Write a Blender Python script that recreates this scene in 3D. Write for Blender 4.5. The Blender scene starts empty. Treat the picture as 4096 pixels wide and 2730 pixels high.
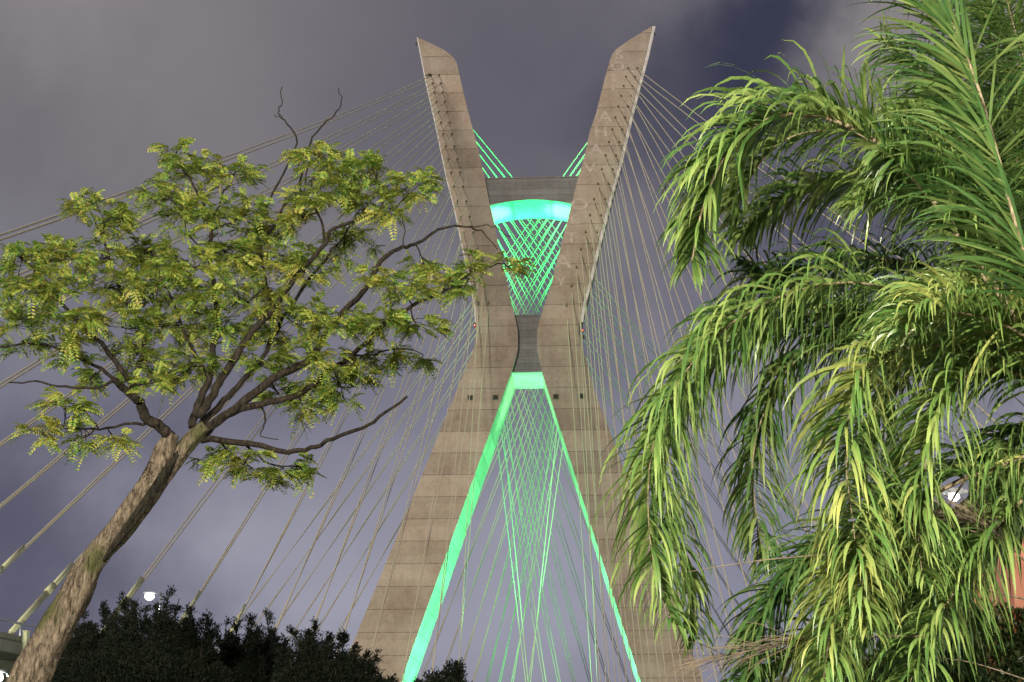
import bpy, bmesh, math, random
import numpy as np
from mathutils import Vector, Matrix
random.seed(11); rng = np.random.default_rng(5)
R = math.radians
SC = bpy.context.scene
COL = SC.collection

# ------------------------------------------------------------------ camera
F = 6430.0; PITCH = R(16.4); CAMZ = 1.6
cam_d = bpy.data.cameras.new('camera'); cam = bpy.data.objects.new('camera', cam_d); COL.objects.link(cam)
cam_d.sensor_width = 36; cam_d.lens = F/4096*36; cam_d.clip_end = 6000
cam.location = (0, 0, CAMZ); cam.rotation_euler = (R(90)+PITCH, 0, 0)
SC.camera = cam
cp, sp = math.cos(PITCH), math.sin(PITCH)
def ray(px, py):                       # survey direction of a point of the photo (4096 x 2730)
    a, b = px-2048, 1365-py
    return Vector((a, F*cp-b*sp, F*sp+b*cp))
def P(px, py, Y):
    d = ray(px, py); return Vector((0, 0, CAMZ)) + d*(Y/d.y)
K = 4096/2353
def Q(x, y, Y): return P(x*K, y*K, Y)

# ------------------------------------------------------------------ helpers
def tag(o, label=None, cat=None, group=None, kind=None):
    if label: o['label'] = label
    if cat: o['category'] = cat
    if group: o['group'] = group
    if kind: o['kind'] = kind
    return o
def empty(name, loc, rz=0):
    o = bpy.data.objects.new(name, None); COL.objects.link(o)
    o.location = loc; o.rotation_euler.z = rz; o.empty_display_size = .2
    return o
def link(name, me, parent=None, mat=None, smooth=False):
    o = bpy.data.objects.new(name, me); COL.objects.link(o)
    if mat is not None and not me.materials: me.materials.append(mat)
    if smooth: me.polygons.foreach_set('use_smooth', [True]*len(me.polygons))
    if parent is not None: o.parent = parent
    return o
class MB:
    """collects verts and faces of one mesh, in the coordinates of the thing"""
    def __init__(s): s.v = []; s.f = []
    def add(s, vs, fs):
        n = len(s.v); s.v += [tuple(v) for v in vs]; s.f += [tuple(i+n for i in f) for f in fs]
    def box(s, c, d, M=None):
        x, y, z = d[0]/2, d[1]/2, d[2]/2
        vs = [Vector((a, b, e)) for a in (-x, x) for b in (-y, y) for e in (-z, z)]
        if M is not None: vs = [M @ v for v in vs]
        vs = [v+Vector(c) for v in vs]
        s.add(vs, [(0,1,3,2),(4,6,7,5),(0,4,5,1),(2,3,7,6),(0,2,6,4),(1,5,7,3)])
    def tube(s, pts, rad, n=8, jit=0, cap=True):
        pts = [Vector(p) for p in pts]
        if not hasattr(rad, '__len__'): rad = [rad]*len(pts)
        vs = []; fs = []; up = None
        for i, p in enumerate(pts):
            t = (pts[min(i+1, len(pts)-1)]-pts[max(i-1, 0)])
            t = t.normalized() if t.length > 1e-9 else Vector((0,0,1))
            if up is None: up = t.orthogonal().normalized()
            up = up - t*up.dot(t)
            up = up.normalized() if up.length > 1e-6 else t.orthogonal().normalized()
            sd = t.cross(up)
            for k in range(n):
                a = 2*math.pi*k/n; r = rad[i]*(1+(random.uniform(-jit, jit) if jit else 0))
                vs.append(p+up*(math.cos(a)*r)+sd*(math.sin(a)*r))
        for i in range(len(pts)-1):
            for k in range(n):
                k2 = (k+1) % n
                fs.append((i*n+k, i*n+k2, (i+1)*n+k2, (i+1)*n+k))
        if cap:
            fs.append(tuple(range(n-1, -1, -1))); b = (len(pts)-1)*n
            fs.append(tuple(range(b, b+n)))
        s.add(vs, fs)
    def build(s, name, mat, parent=None, smooth=False):
        me = bpy.data.meshes.new(name); me.from_pydata(s.v, [], s.f); me.update()
        bm = bmesh.new(); bm.from_mesh(me)
        big = [f for f in bm.faces if len(f.verts) > 8]
        if big: bmesh.ops.triangulate(bm, faces=big)
        bmesh.ops.recalc_face_normals(bm, faces=bm.faces)
        bm.to_mesh(me); bm.free()
        return link(name, me, parent, mat, smooth)
def np_mesh(name, V, Fc, mat, parent=None):
    """V (n,3) verts, Fc (m,4) quads"""
    me = bpy.data.meshes.new(name)
    me.vertices.add(len(V)); me.vertices.foreach_set('co', np.asarray(V, np.float32).ravel())
    m, k = Fc.shape
    me.loops.add(m*k); me.loops.foreach_set('vertex_index', Fc.astype(np.int32).ravel())
    me.polygons.add(m); me.polygons.foreach_set('loop_start', np.arange(0, m*k, k, dtype=np.int32))
    me.update(calc_edges=True); me.validate()
    return link(name, me, parent, mat)

# ------------------------------------------------------------------ materials
class NT:
    def __init__(s, name):
        s.m = bpy.data.materials.new(name); s.m.use_nodes = True
        s.t = s.m.node_tree; s.b = s.t.nodes['Principled BSDF']; s.out = s.t.nodes['Material Output']
    def n(s, typ, **kw):
        nd = s.t.nodes.new(typ)
        for k, v in kw.items():
            if k.startswith('i_'):
                key = k[2:]; key = int(key) if key.isdigit() else key.replace('_', ' ')
                nd.inputs[key].default_value = v
            else: setattr(nd, k, v)
        return nd
    def l(s, a, b): s.t.links.new(a, b)
    def ramp(s, fac, stops):
        r = s.n('ShaderNodeValToRGB'); e = r.color_ramp.elements
        while len(e) < len(stops): e.new(.5)
        for q, (p, c) in zip(e, stops): q.position = p; q.color = (*c, 1)
        s.l(fac, r.inputs[0]); return r.outputs[0]
    def mix(s, mode, fac, a, b):
        x = s.n('ShaderNodeMix', data_type='RGBA', blend_type=mode)
        for k, v in ((0, fac), (6, a), (7, b)):
            if hasattr(v, 'node'): s.l(v, x.inputs[k])
            else: x.inputs[k].default_value = v if k == 0 else (*v, 1)
        return x.outputs[2]
    def math(s, op, a, b=0., c=0.):
        x = s.n('ShaderNodeMath', operation=op)
        for k, v in enumerate((a, b, c)):
            if hasattr(v, 'node'): s.l(v, x.inputs[k])
            else: x.inputs[k].default_value = v
        return x.outputs[0]
def plain(name, col, rough=.6, metal=0, var=.25, scale=6., bump=.0):
    t = NT(name); co = t.n('ShaderNodeTexCoord').outputs['Object']
    nz = t.n('ShaderNodeTexNoise', i_Scale=scale, i_Detail=6.); t.l(co, nz.inputs['Vector'])
    t.l(t.ramp(nz.outputs[0], [(.25, [c*(1-var) for c in col]), (.75, [min(1, c*(1+var)) for c in col])]), t.b.inputs['Base Color'])
    t.b.inputs['Roughness'].default_value = rough; t.b.inputs['Metallic'].default_value = metal
    if bump:
        b = t.n('ShaderNodeBump', i_Strength=bump); t.l(nz.outputs[0], b.inputs['Height']); t.l(b.outputs[0], t.b.inputs['Normal'])
    return t.m
def emit(name, col, st):
    t = NT(name); t.b.inputs['Base Color'].default_value = (.5, .5, .5, 1)
    t.b.inputs['Emission Color'].default_value = (*col, 1); t.b.inputs['Emission Strength'].default_value = st
    return t.m
def concrete(name, base, course, seed, joint=.5, shutter=True):
    t = NT(name); co = t.n('ShaderNodeTexCoord').outputs['Object']
    sx = t.n('ShaderNodeSeparateXYZ'); t.l(co, sx.inputs[0]); X, Y_, Z = sx.outputs
    nb = t.n('ShaderNodeTexNoise', i_Scale=.35, i_Detail=3.); t.l(co, nb.inputs['Vector'])
    zz = t.math('ADD', Z, t.math('MULTIPLY', t.math('SUBTRACT', nb.outputs[0], .5), .12))
    q = t.math('DIVIDE', zz, course)
    cell = t.math('FLOOR', q); fr = t.math('SUBTRACT', q, cell)
    # joint line between the pours
    d = t.math('ABSOLUTE', t.math('SUBTRACT', fr, .5))
    nj = t.n('ShaderNodeTexNoise', i_Scale=1.3, i_Detail=5.); t.l(co, nj.inputs['Vector'])
    jw = t.math('ADD', .5-.055/course, t.math('MULTIPLY', t.math('SUBTRACT', nj.outputs[0], .5), .12/course))
    jm = t.math('GREATER_THAN', d, jw)
    # tone per pour, and board panels inside it
    wn = t.n('ShaderNodeTexWhiteNoise', noise_dimensions='1D'); t.l(t.math('ADD', cell, seed), wn.inputs['W'])
    px = t.math('FLOOR', t.math('DIVIDE', X, 1.25)); pz = t.math('FLOOR', t.math('DIVIDE', zz, course/3))
    cb = t.n('ShaderNodeCombineXYZ'); t.l(pz, cb.inputs[1])
    w2 = t.n('ShaderNodeTexWhiteNoise', noise_dimensions='2D'); t.l(cb.outputs[0], w2.inputs['Vector'])
    n1 = t.n('ShaderNodeTexNoise', i_Scale=.16, i_Detail=8., i_Roughness=.62); t.l(co, n1.inputs['Vector'])
    n2 = t.n('ShaderNodeTexNoise', i_Scale=1.6, i_Detail=8., i_Roughness=.7); t.l(co, n2.inputs['Vector'])
    # vertical run-off streaks
    mp = t.n('ShaderNodeMapping'); mp.inputs['Scale'].default_value = (1.4, 1.4, .07); t.l(co, mp.inputs[0])
    n3 = t.n('ShaderNodeTexNoise', i_Scale=1., i_Detail=5.); t.l(mp.outputs[0], n3.inputs['Vector'])
    v = t.math('ADD', t.math('MULTIPLY', wn.outputs[0], .20), .62)
    v = t.math('ADD', v, t.math('MULTIPLY', w2.outputs[0], .09 if shutter else .03))
    v = t.math('ADD', v, t.math('MULTIPLY', t.math('SUBTRACT', n1.outputs[0], .5), .8))
    v = t.math('ADD', v, t.math('MULTIPLY', t.math('SUBTRACT', n2.outputs[0], .5), .55))
    v = t.math('ADD', v, t.math('MULTIPLY', t.math('SUBTRACT', n3.outputs[0], .5), .22))
    v = t.math('MULTIPLY', v, t.math('SUBTRACT', 1., t.math('MULTIPLY', jm, joint)))
    hue = t.ramp(n1.outputs[0], [(.3, (base[0]*1.05, base[1]*.97, base[2]*.9)), (.7, (base[0]*.97, base[1]*1.02, base[2]*.98))])
    vv = t.n('ShaderNodeCombineXYZ')
    for k in range(3): t.l(v, vv.inputs[k])
    t.l(t.mix('MULTIPLY', 1., hue, vv.outputs[0]), t.b.inputs['Base Color'])
    t.b.inputs['Roughness'].default_value = .88
    bp = t.n('ShaderNodeBump', i_Strength=.4, i_Distance=.15); t.l(n2.outputs[0], bp.inputs['Height']); t.l(bp.outputs[0], t.b.inputs['Normal'])
    return t.m
def leafmat(name, stops, rough=.45, trans=.35, spec=.5, alongz=None):
    t = NT(name)
    g = t.n('ShaderNodeNewGeometry')
    co = t.n('ShaderNodeTexCoord').outputs['Object']
    nz = t.n('ShaderNodeTexNoise', i_Scale=1.6, i_Detail=3.); t.l(co, nz.inputs['Vector'])
    f = t.math('ADD', t.math('MULTIPLY', g.outputs['Random Per Island'], .6), t.math('MULTIPLY', t.math('SUBTRACT', nz.outputs[0], .3), 1.))
    c = t.ramp(f, stops)
    t.l(c, t.b.inputs['Base Color']); t.b.inputs['Roughness'].default_value = rough
    t.b.inputs['Specular IOR Level'].default_value = spec
    tr = t.n('ShaderNodeBsdfTranslucent'); t.l(c, tr.inputs[0])
    ms = t.n('ShaderNodeMixShader'); ms.inputs[0].default_value = trans
    t.l(t.b.outputs[0], ms.inputs[1]); t.l(tr.outputs[0], ms.inputs[2]); t.l(ms.outputs[0], t.out.inputs[0])
    return t.m
def barkmat(name, a, b, scale=9., moss=None):
    t = NT(name); co = t.n('ShaderNodeTexCoord').outputs['Object']
    mp = t.n('ShaderNodeMapping'); mp.inputs['Scale'].default_value = (1.5, 1.5, .55); mp.inputs['Rotation'].default_value = (0, R(-30), 0); t.l(co, mp.inputs[0])
    n = t.n('ShaderNodeTexNoise', i_Scale=scale, i_Detail=9., i_Roughness=.7); t.l(mp.outputs[0], n.inputs['Vector'])
    m2 = t.n('ShaderNodeMapping'); m2.inputs['Scale'].default_value = (2.2, 2.2, .35); m2.inputs['Rotation'].default_value = (0, R(-30), 0); t.l(co, m2.inputs[0])
    v = t.n('ShaderNodeTexNoise', i_Scale=scale*.9, i_Detail=7., i_Roughness=.6, i_Distortion=.6); t.l(m2.outputs[0], v.inputs['Vector'])
    c = t.ramp(n.outputs[0], [(.32, a), (.52, [(p+q)/2 for p, q in zip(a, b)]), (.7, b)])
    if moss:
        n4 = t.n('ShaderNodeTexNoise', i_Scale=2.2, i_Detail=5.); t.l(co, n4.inputs['Vector'])
        mk = t.ramp(n4.outputs[0], [(.5, (0,0,0)), (.62, (1,1,1))]); c = t.mix('MIX', mk, c, moss)
    cr = t.ramp(v.outputs[0], [(.36, (.22,.2,.18)), (.5, (1,1,1))]); c = t.mix('MULTIPLY', .85, c, cr)
    t.l(c, t.b.inputs['Base Color']); t.b.inputs['Roughness'].default_value = .9
    h = t.math('ADD', n.outputs[0], t.math('MULTIPLY', v.outputs[0], .8))
    bp = t.n('ShaderNodeBump', i_Strength=.9, i_Distance=.04); t.l(h, bp.inputs['Height']); t.l(bp.outputs[0], t.b.inputs['Normal']); t.b.inputs['Specular IOR Level'].default_value = .12
    return t.m

M_CONC = concrete('mast_concrete', (.535, .45, .375), 3.8, 3., joint=.55)
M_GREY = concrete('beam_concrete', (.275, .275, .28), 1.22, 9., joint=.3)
M_DECK = concrete('deck_concrete', (.30, .29, .22), 6., 20., joint=.3)
M_CABLE = plain('cable_sheath', (.60, .55, .40), .5, 0, .06, .08)
M_SLEEVE = plain('cable_sleeve', (.62, .62, .36), .4, 0, .1, 2.)
M_STEEL = plain('galvanised_steel', (.42, .43, .44), .45, .6, .2, 8.)
M_DARK = plain('dark_opening', (.035, .033, .028), .8, 0, .3, 4.)
M_SOCK = plain('anchor_socket_steel', (.16, .135, .09), .8, 0, .4, 4.)
M_EDGE = plain('edge_trim_paint', (.66, .64, .60), .6, 0, .25, .9)
M_MARK = plain('faded_paint', (.50, .43, .36), .85, 0, .3, 2.2)
M_RED = emit('red_beacon', (1, .12, .05), 3.)
M_LAMP = emit('lamp_glow', (.95, 1., .95), 6.)
M_BARK = barkmat('tree_bark', (.020, .016, .011), (.23, .18, .13), 15., moss=(.07, .07, .03))
M_LIMB = barkmat('limb_bark', (.008, .0065, .005), (.045, .036, .027), 14.)
M_LEAF = leafmat('tree_leaf', [(.15, (.08, .19, .035)), (.4, (.20, .285, .05)), (.65, (.325, .35, .065)), (.92, (.42, .34, .085))], .55, .4, .25)
M_PALM = leafmat('palm_leaf', [(.15, (.045, .105, .025)), (.5, (.11, .185, .042)), (.85, (.22, .28, .08))], .38, .25, .5)
M_PALMY = leafmat('palm_leaf_yellowing', [(.1, (.06, .14, .03)), (.45, (.13, .205, .05)), (.85, (.28, .30, .085))], .38, .25, .5)
M_PALMD = leafmat('palm_leaf_shaded', [(.15, (.032, .08, .022)), (.5, (.065, .13, .032)), (.9, (.16, .20, .06))], .4, .25, .5)  # darker copy of the palm leaf, shade of dim fronds put into the colour
M_STALK = barkmat('palm_stalk', (.10, .085, .05), (.38, .30, .19), 10.)
M_DRY = plain('dry_flower_stalk', (.10, .075, .048), .8, 0, .35, 5.)
M_PTRUNK = barkmat('palm_trunk', (.10, .08, .06), (.30, .25, .2), 6.)
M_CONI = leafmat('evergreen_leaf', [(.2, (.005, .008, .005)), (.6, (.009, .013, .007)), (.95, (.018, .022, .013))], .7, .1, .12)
M_SHRUB = leafmat('shrub_leaf', [(.15, (.018, .04, .012)), (.55, (.04, .07, .02)), (.82, (.07, .08, .025)), (.95, (.28, .10, .05))], .45, .2, .4)

# ------------------------------------------------------------------ setting
g = MB(); g.add([(-900,-300,0),(900,-300,0),(900,2500,0),(-900,2500,0)], [(0,1,2,3)])
tag(g.build('ground', plain('grass_ground', (.05, .07, .03), .95, 0, .5, .6)), kind='structure')
g = MB(); g.box((0, 0, .06), (60, 5, .12))
tag(g.build('pavement', plain('pavement_concrete', (.3, .29, .27), .9, 0, .2, 3.)), kind='structure')
g = MB(); g.add([(-120,-12,.008),(120,-12,.008),(120,-2.5,.008),(-120,-2.5,.008)], [(0,1,2,3)])
tag(g.build('road', plain('asphalt', (.05, .05, .05), .9, 0, .3, 8.)), kind='structure')

# ------------------------------------------------------------------ bridge mast
PSI = R(3.2); OX, OY = 2.85, 275.0
xl = Vector((math.cos(PSI), -math.sin(PSI), 0)); yl = Vector((math.sin(PSI), math.cos(PSI), 0))
HD0, HDK = 9.1, .037                       # half depth of the section = HD0 - HDK*z
def hd(z): return HD0-HDK*z
def M(px, py, off=0.):
    """point of the photo laid on the battered front face -> (x, z) in mast coordinates"""
    d = ray(px, py); o = Vector((0, 0, CAMZ))-Vector((OX, OY, 0))
    # yl.(o+t d) = -(HD0-HDK z)+off
    a = yl.dot(d)-HDK*d.z; b = -(HD0)+off+HDK*o.z-yl.dot(o)
    p = o+d*(b/a); return (xl.dot(p), p.z)
bridge = empty('cable_stayed_bridge', (OX, OY, 0), -PSI)
tag(bridge, 'tall X shaped concrete bridge mast lit green between its legs, fanning yellow stay cables', 'bridge')
def ext(p, q, z=0.):
    t = (z-p[1])/(q[1]-p[1]); return (p[0]+(q[0]-p[0])*t, z)
def smooth_line(pts): return [M(*p) for p in pts]
L_out = smooth_line([(1672,150),(1706,327),(1746,503),(1788,709),(1819,829),(1859,1020),(1902,1225),(1905,1290),(1904,1340),(1895,1395)])
L_out += [M(1407,2585)]; L_out.append(ext(L_out[-2], L_out[-1]))
L_in = smooth_line([(1774,199),(1808,224),(1826,250),(1852,365),(1877,464),(1915,605),(1939,715),(1960,821),(1977,891),(2002,1020),(2031,1144),(2056,1256),(2066,1296),(2071,1326),(2072,1392),(2064,1430),(2046,1488)])
L_in += [M(1613,2700)]; L_in.append(ext(L_in[-2], L_in[-1]))
R_out = smooth_line([(2609,105),(2583,222),(2560,310),(2525,443),(2481,635),(2441,772),(2410,898),(2380,1021),(2350,1145),(2331,1213),(2318,1290),(2316,1330),(2324,1366)])
R_out += [M(2378,1561), M(2809,2717)]; R_out.append(ext(R_out[-2], R_out[-1]))
R_in = smooth_line([(2518,160),(2462,200),(2446,222),(2420,310),(2384,455),(2361,520),(2330,654),(2314,707),(2286,818),(2269,887),(2234,1020),(2205,1136),(2167,1256),(2154,1300),(2148,1326),(2148,1405),(2156,1432),(2168,1488)])
R_in += [M(2559,2717)]; R_in.append(ext(R_in[-2], R_in[-1]))
def slab(name, poly, mat, f_off=0., b_off=0.):
    """outline (x,z) given its full depth: front face battered, back face mirrored"""
    n = len(poly)
    vs = [(x, -hd(z)+f_off, z) for x, z in poly]+[(x, hd(z)-b_off, z) for x, z in poly]
    fs = [tuple(range(n)), tuple(range(2*n-1, n-1, -1))]
    for i in range(n):
        j = (i+1) % n; fs.append((i, j, j+n, i+n))
    m = MB(); m.add(vs, fs); return m.build(name, mat, bridge)
legL = slab('mast_leg', L_out[::-1]+L_in, M_CONC)
legR = slab('mast_leg', R_out[::-1]+R_in, M_CONC)
legL['label'] = 'left half of the mast with broad green lit inner face'
legR['label'] = 'right half of the mast with faded painted letters'
# cross beam with arched soffit, set back a little from the legs
def inner_x(line, z):
    for (x0, z0), (x1, z1) in zip(line[:-1], line[1:]):
        if (z0-z)*(z1-z) <= 0 and z0 != z1: return x0+(x1-x0)*(z-z0)/(z1-z0)
    return line[0][0]
OFFB = .35
zt = M(2120, 711)[1]; zs = M(1960, 821)[1]; zc = M(2122, 797)[1]
xa, xb = inner_x(L_in, zs), inner_x(R_in, zs)
poly = [(inner_x(L_in, zt)-.02, zt), (inner_x(R_in, zt)+.02, zt), (xb+.02, zs)]
for k in range(1, 16):
    t = k/16; poly.append((xb+(xa-xb)*t, zs+(zc-zs)*4*t*(1-t)))
poly.append((xa-.02, zs))
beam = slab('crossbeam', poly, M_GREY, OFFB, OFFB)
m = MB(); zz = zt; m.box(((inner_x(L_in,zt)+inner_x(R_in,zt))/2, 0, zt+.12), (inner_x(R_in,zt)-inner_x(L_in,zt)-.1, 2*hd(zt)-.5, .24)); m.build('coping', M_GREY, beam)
# waist infill between the two halves
W = 2.2
zw1, zw0 = M(2110, 1256)[1], M(2110, 1486)[1]
lp = [(x, z) for x, z in L_in if zw0 < z < zw1]; rp = [(x, z) for x, z in R_in if zw0 < z < zw1]
poly = [(inner_x(L_in, zw0)-.02, zw0)]+[(x-.02, z) for x, z in lp[::-1]]+[(inner_x(L_in, zw1)-.02, zw1), (inner_x(R_in, zw1)+.02, zw1)]+[(x+.02, z) for x, z in rp]+[(inner_x(R_in, zw0)+.02, zw0)]
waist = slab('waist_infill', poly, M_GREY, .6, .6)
# edge trims running up the outer front edges
def trim(line, side, leg, w):
    m = MB(); pts = [(x, z) for x, z in line if z > M(2100, 1330)[1]]
    for (x0, z0), (x1, z1) in zip(pts[:-1], pts[1:]):
        y0, y1 = -hd(z0), -hd(z1)
        vs = []
        for x, y, z in ((x0, y0, z0), (x1, y1, z1)):
            vs += [(x+side*.03, y+.10, z), (x+side*w, y+.10, z), (x+side*w, y+.9, z), (x+side*.03, y+.9, z)]
        m.add(vs, [(0,1,2,3),(4,7,6,5),(0,4,5,1),(1,5,6,2),(2,6,7,3),(3,7,4,0)])
    return m.build('edge_rail', M_EDGE, leg)
trim(L_out, -1, legL, .26); trim(R_out, 1, legR, .62)
# square vents
def vent(px, py, leg):
    x, z = M(px, py); y = -hd(z)
    m = MB(); s_ = .42
    for dx, dz, w, h in ((0, s_, 2*s_+.12, .12), (0, -s_, 2*s_+.12, .12), (-s_, 0, .12, 2*s_-.12), (s_, 0, .12, 2*s_-.12)):
        m.box((x+dx, y-.02, z+dz), (w, .22, h))
    o = m.build('vent_opening', M_SOCK, leg)
for a in ((1881,1592),(1982,1591)): vent(*a, legL)
for a in ((2223,1588),(2326,1586)): vent(*a, legR)
def ventpanel(px, py, leg):
    x, z = M(px, py); y = -hd(z); m = MB(); m.box((x, y+.0, z), (.7, .12, .7)); m.build('vent_panel', M_DARK, leg)
for a in ((1881,1592),(1982,1591)): ventpanel(*a, legL)
for a in ((2223,1588),(2326,1586)): ventpanel(*a, legR)
# beacons and small gear at the tips and at the waist
def gear(px, py, leg, red=False):
    x, z = M(px, py); y = -hd(z)+.6; m = MB()
    m.tube([(x, y, z-.25), (x, y, z+.15)], [.22, .22], 8); m.tube([(x, y, z+.15), (x, y, z+.42)], [.16, .12], 8)
    s_ = 1 if x > 0 else -1; m.box((x-s_*.45, y, z-.1), (.8, .1, .1)); m.build('beacon_housing', M_SOCK, leg)
    if red:
        m = MB(); m.tube([(x, y-.25, z-.1), (x, y-.25, z+.12)], [.1, .1], 8); m.build('beacon_lens', M_RED, leg)
gear(1664, 168, legL); gear(2617, 131, legR); gear(1898, 1300, legL, True); gear(2330, 1320, legR, True); gear(1890, 1216, legL); gear(2334, 1346, legR)
m = MB(); x, z = M(1716, 305); m.tube([(x+.3, -hd(z)-.3, z+.3), (x-.7, -hd(z)-.6, z-.25)], [.24, .1], 8); m.build('camera_housing', M_SOCK, legL)
# faded letters painted down the right half
marks = [('S',2478,223,26),('O',2470,268,26),('T',2456,318,26),('I',2452,350,26),('A',2420,470,30),('П',2403,530,28),('A',2385,600,28),('V',2360,675,30),('O',2318,820,32),('E',2299,880,26),('T',2285,955,30),('Λ',2252,1050,34),('Y',2244,1128,26)]
for ch, px, py, s_ in marks:
    cu = bpy.data.curves.new('painted_letter', 'FONT'); cu.body = {'П':'n'}.get(ch, ch).upper() if ch != 'П' else 'H'
    if ch == 'Λ': cu.body = 'A'
    cu.size = 2.2; cu.extrude = .012; cu.offset = .05; cu.align_x = 'CENTER'; cu.align_y = 'CENTER'
    tmp = bpy.data.objects.new('t', cu); COL.objects.link(tmp)
    me = bpy.data.meshes.new_from_object(tmp); bpy.data.objects.remove(tmp)
    me.materials.clear()
    o = link('painted_letter', me, legR, M_MARK); x, z = M(px, py)
    k = s_/26*1.15
    o.location = (x, -hd(z)-.016, z); o.rotation_euler = (R(90)-math.atan(HDK), 0, 0); o.scale = (k*1.25, k, 1)

# ------------------------------------------------------------------ stays and decks
def polypath(pts, n):
    """n points equally spaced along a Catmull-Rom curve"""
    pts = [Vector((*p, 0)) for p in pts]; q = [pts[0]*2-pts[1]]+pts+[pts[-1]*2-pts[-2]]; fine = []
    for i in range(1, len(q)-2):
        for k in range(12):
            t = k/12; a, b, c, d = q[i-1], q[i], q[i+1], q[i+2]
            fine.append(.5*((2*b)+(c-a)*t+(2*a-5*b+4*c-d)*t*t+(3*b-3*c+d-a)*t**3))
    fine.append(pts[-1]); L = [0]
    for a, b in zip(fine[:-1], fine[1:]): L.append(L[-1]+(b-a).length)
    out = []; j = 0
    for k in range(n):
        s_ = L[-1]*k/(n-1)
        while j < len(L)-2 and L[j+1] < s_: j += 1
        t = (s_-L[j])/max(1e-9, L[j+1]-L[j]); out.append(fine[j].lerp(fine[j+1], min(1, t)))
    return out
FLE = [(-9,250),(-12,224),(-14.5,202),(-17.5,183),(-19.5,167),(-21,153),(-22.5,141),(-24,130),(-26,120),(-28.6,111),(-31.8,103),(-33,95),(-33.8,87),(-34.2,78.5),(-34.4,70),(-34.4,62),(-34.2,55),(-34,48)]
FL = FLE+[(-34.5,38),(-37,24),(-44,6)]
FR = [(13,256),(14.5,235),(16.5,210),(18.5,185),(20.5,160),(22.5,140),(25,122),(28,110),(31,100),(36,90),(42,80)]
RR = [(4,290),(8,300),(13.5,316),(21,334),(31,352),(45,370),(65,388),(93,405),(127,424)]
RL = [(2,290),(-2,300),(-7,316),(-14,334),(-24,352),(-37,370),(-54,388),(-74,405),(-98,424)]
ZD = 12.0
inv = Matrix.Rotation(PSI, 4, 'Z') @ Matrix.Translation((-OX, -OY, 0))
def to_l(p): return inv @ Vector(p)
N = 18
def rows(px_t, px_b, py_t, py_b, outer):
    res = []
    for i in range(N):
        t = (31*i+1.3*i*i)/(31*17+1.3*289)
        py = py_t+(py_b-py_t)*t; res.append(M(px_t+(px_b-px_t)*t, py))
    return res
aL = [rows(1756,1954,300,1215,0), rows(1723,1914,300,1215,1)]
aR = [rows(2512,2266,273,1223,0), rows(2548,2318,273,1223,1)]
SEG = 36
def cable_mesh(m, a, b, r):
    a, b = Vector(a), Vector(b); L = (b-a).length; pts = []
    for k in range(SEG+1):
        t = k/SEG; p = a.lerp(b, t); p.z -= L*.004*4*t*(1-t); pts.append(p)
    m.tube(pts, r, 6)
sock_me = None
rest = MB()
for side, arr, leg in ((-1, aL, legL), (1, aR, legR)):
    for front in (True, False):
        path = ((FL if side < 0 else FR) if front else (RR if side < 0 else RL))
        ends = polypath(path, N) if path is not FL else [Vector((*e_, 0)) for e_ in FLE]
        for c in (0, 1):
            for i in range(N):
                x, z = arr[c][i]; e = ends[N-1-i]
                d = (ends[min(N-1, N-i)]-ends[max(0, N-2-i)]).normalized()
                e = e+Vector((-d.y, d.x, 0))*(.55 if c else -.0)*(1 if front else 1)+d*(1.0 if c else 0)
                a = Vector((x, (-hd(z)+.4) if front else (hd(z)-.4), z)); b = to_l((e.x, e.y, ZD+.5))
                r = .072 if front else .082
                if not front and i < 11: cable_mesh(rest, a, b, r); continue
                m = MB(); cable_mesh(m, a, b, r); o = m.build('stay_cable', M_CABLE, bridge, True)
                dr = (b-a).normalized()
                if front and side < 0 and 2 <= i <= 10:
                    s = MB(); s.tube([b-dr*6.2, b-dr*.2], .13, 10); s.tube([b-dr*7.4, b-dr*6.2], .18, 10); s.tube([b-dr*11, b-dr*7.4], .105, 10)
                    s.build('sleeve', M_SLEEVE, o, True)
                if front:
                    if sock_me is None:
                        s = MB(); s.tube([(0,0,-.4),(0,0,.22)], .18, 12)
                        so = s.build('anchor_socket', M_SOCK, leg); sock_me = so.data
                    else: so = link('anchor_socket', sock_me, leg)
                    so.location = a+Vector((0, -.4, 0)); so.rotation_euler = dr.to_track_quat('Z', 'Y').to_euler()
ro = rest.build('stay_cable', M_CABLE, bridge, True); ro['kind'] = 'stuff'
ro['label'] = 'upper rear stay cables crossing behind the mast'

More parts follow.
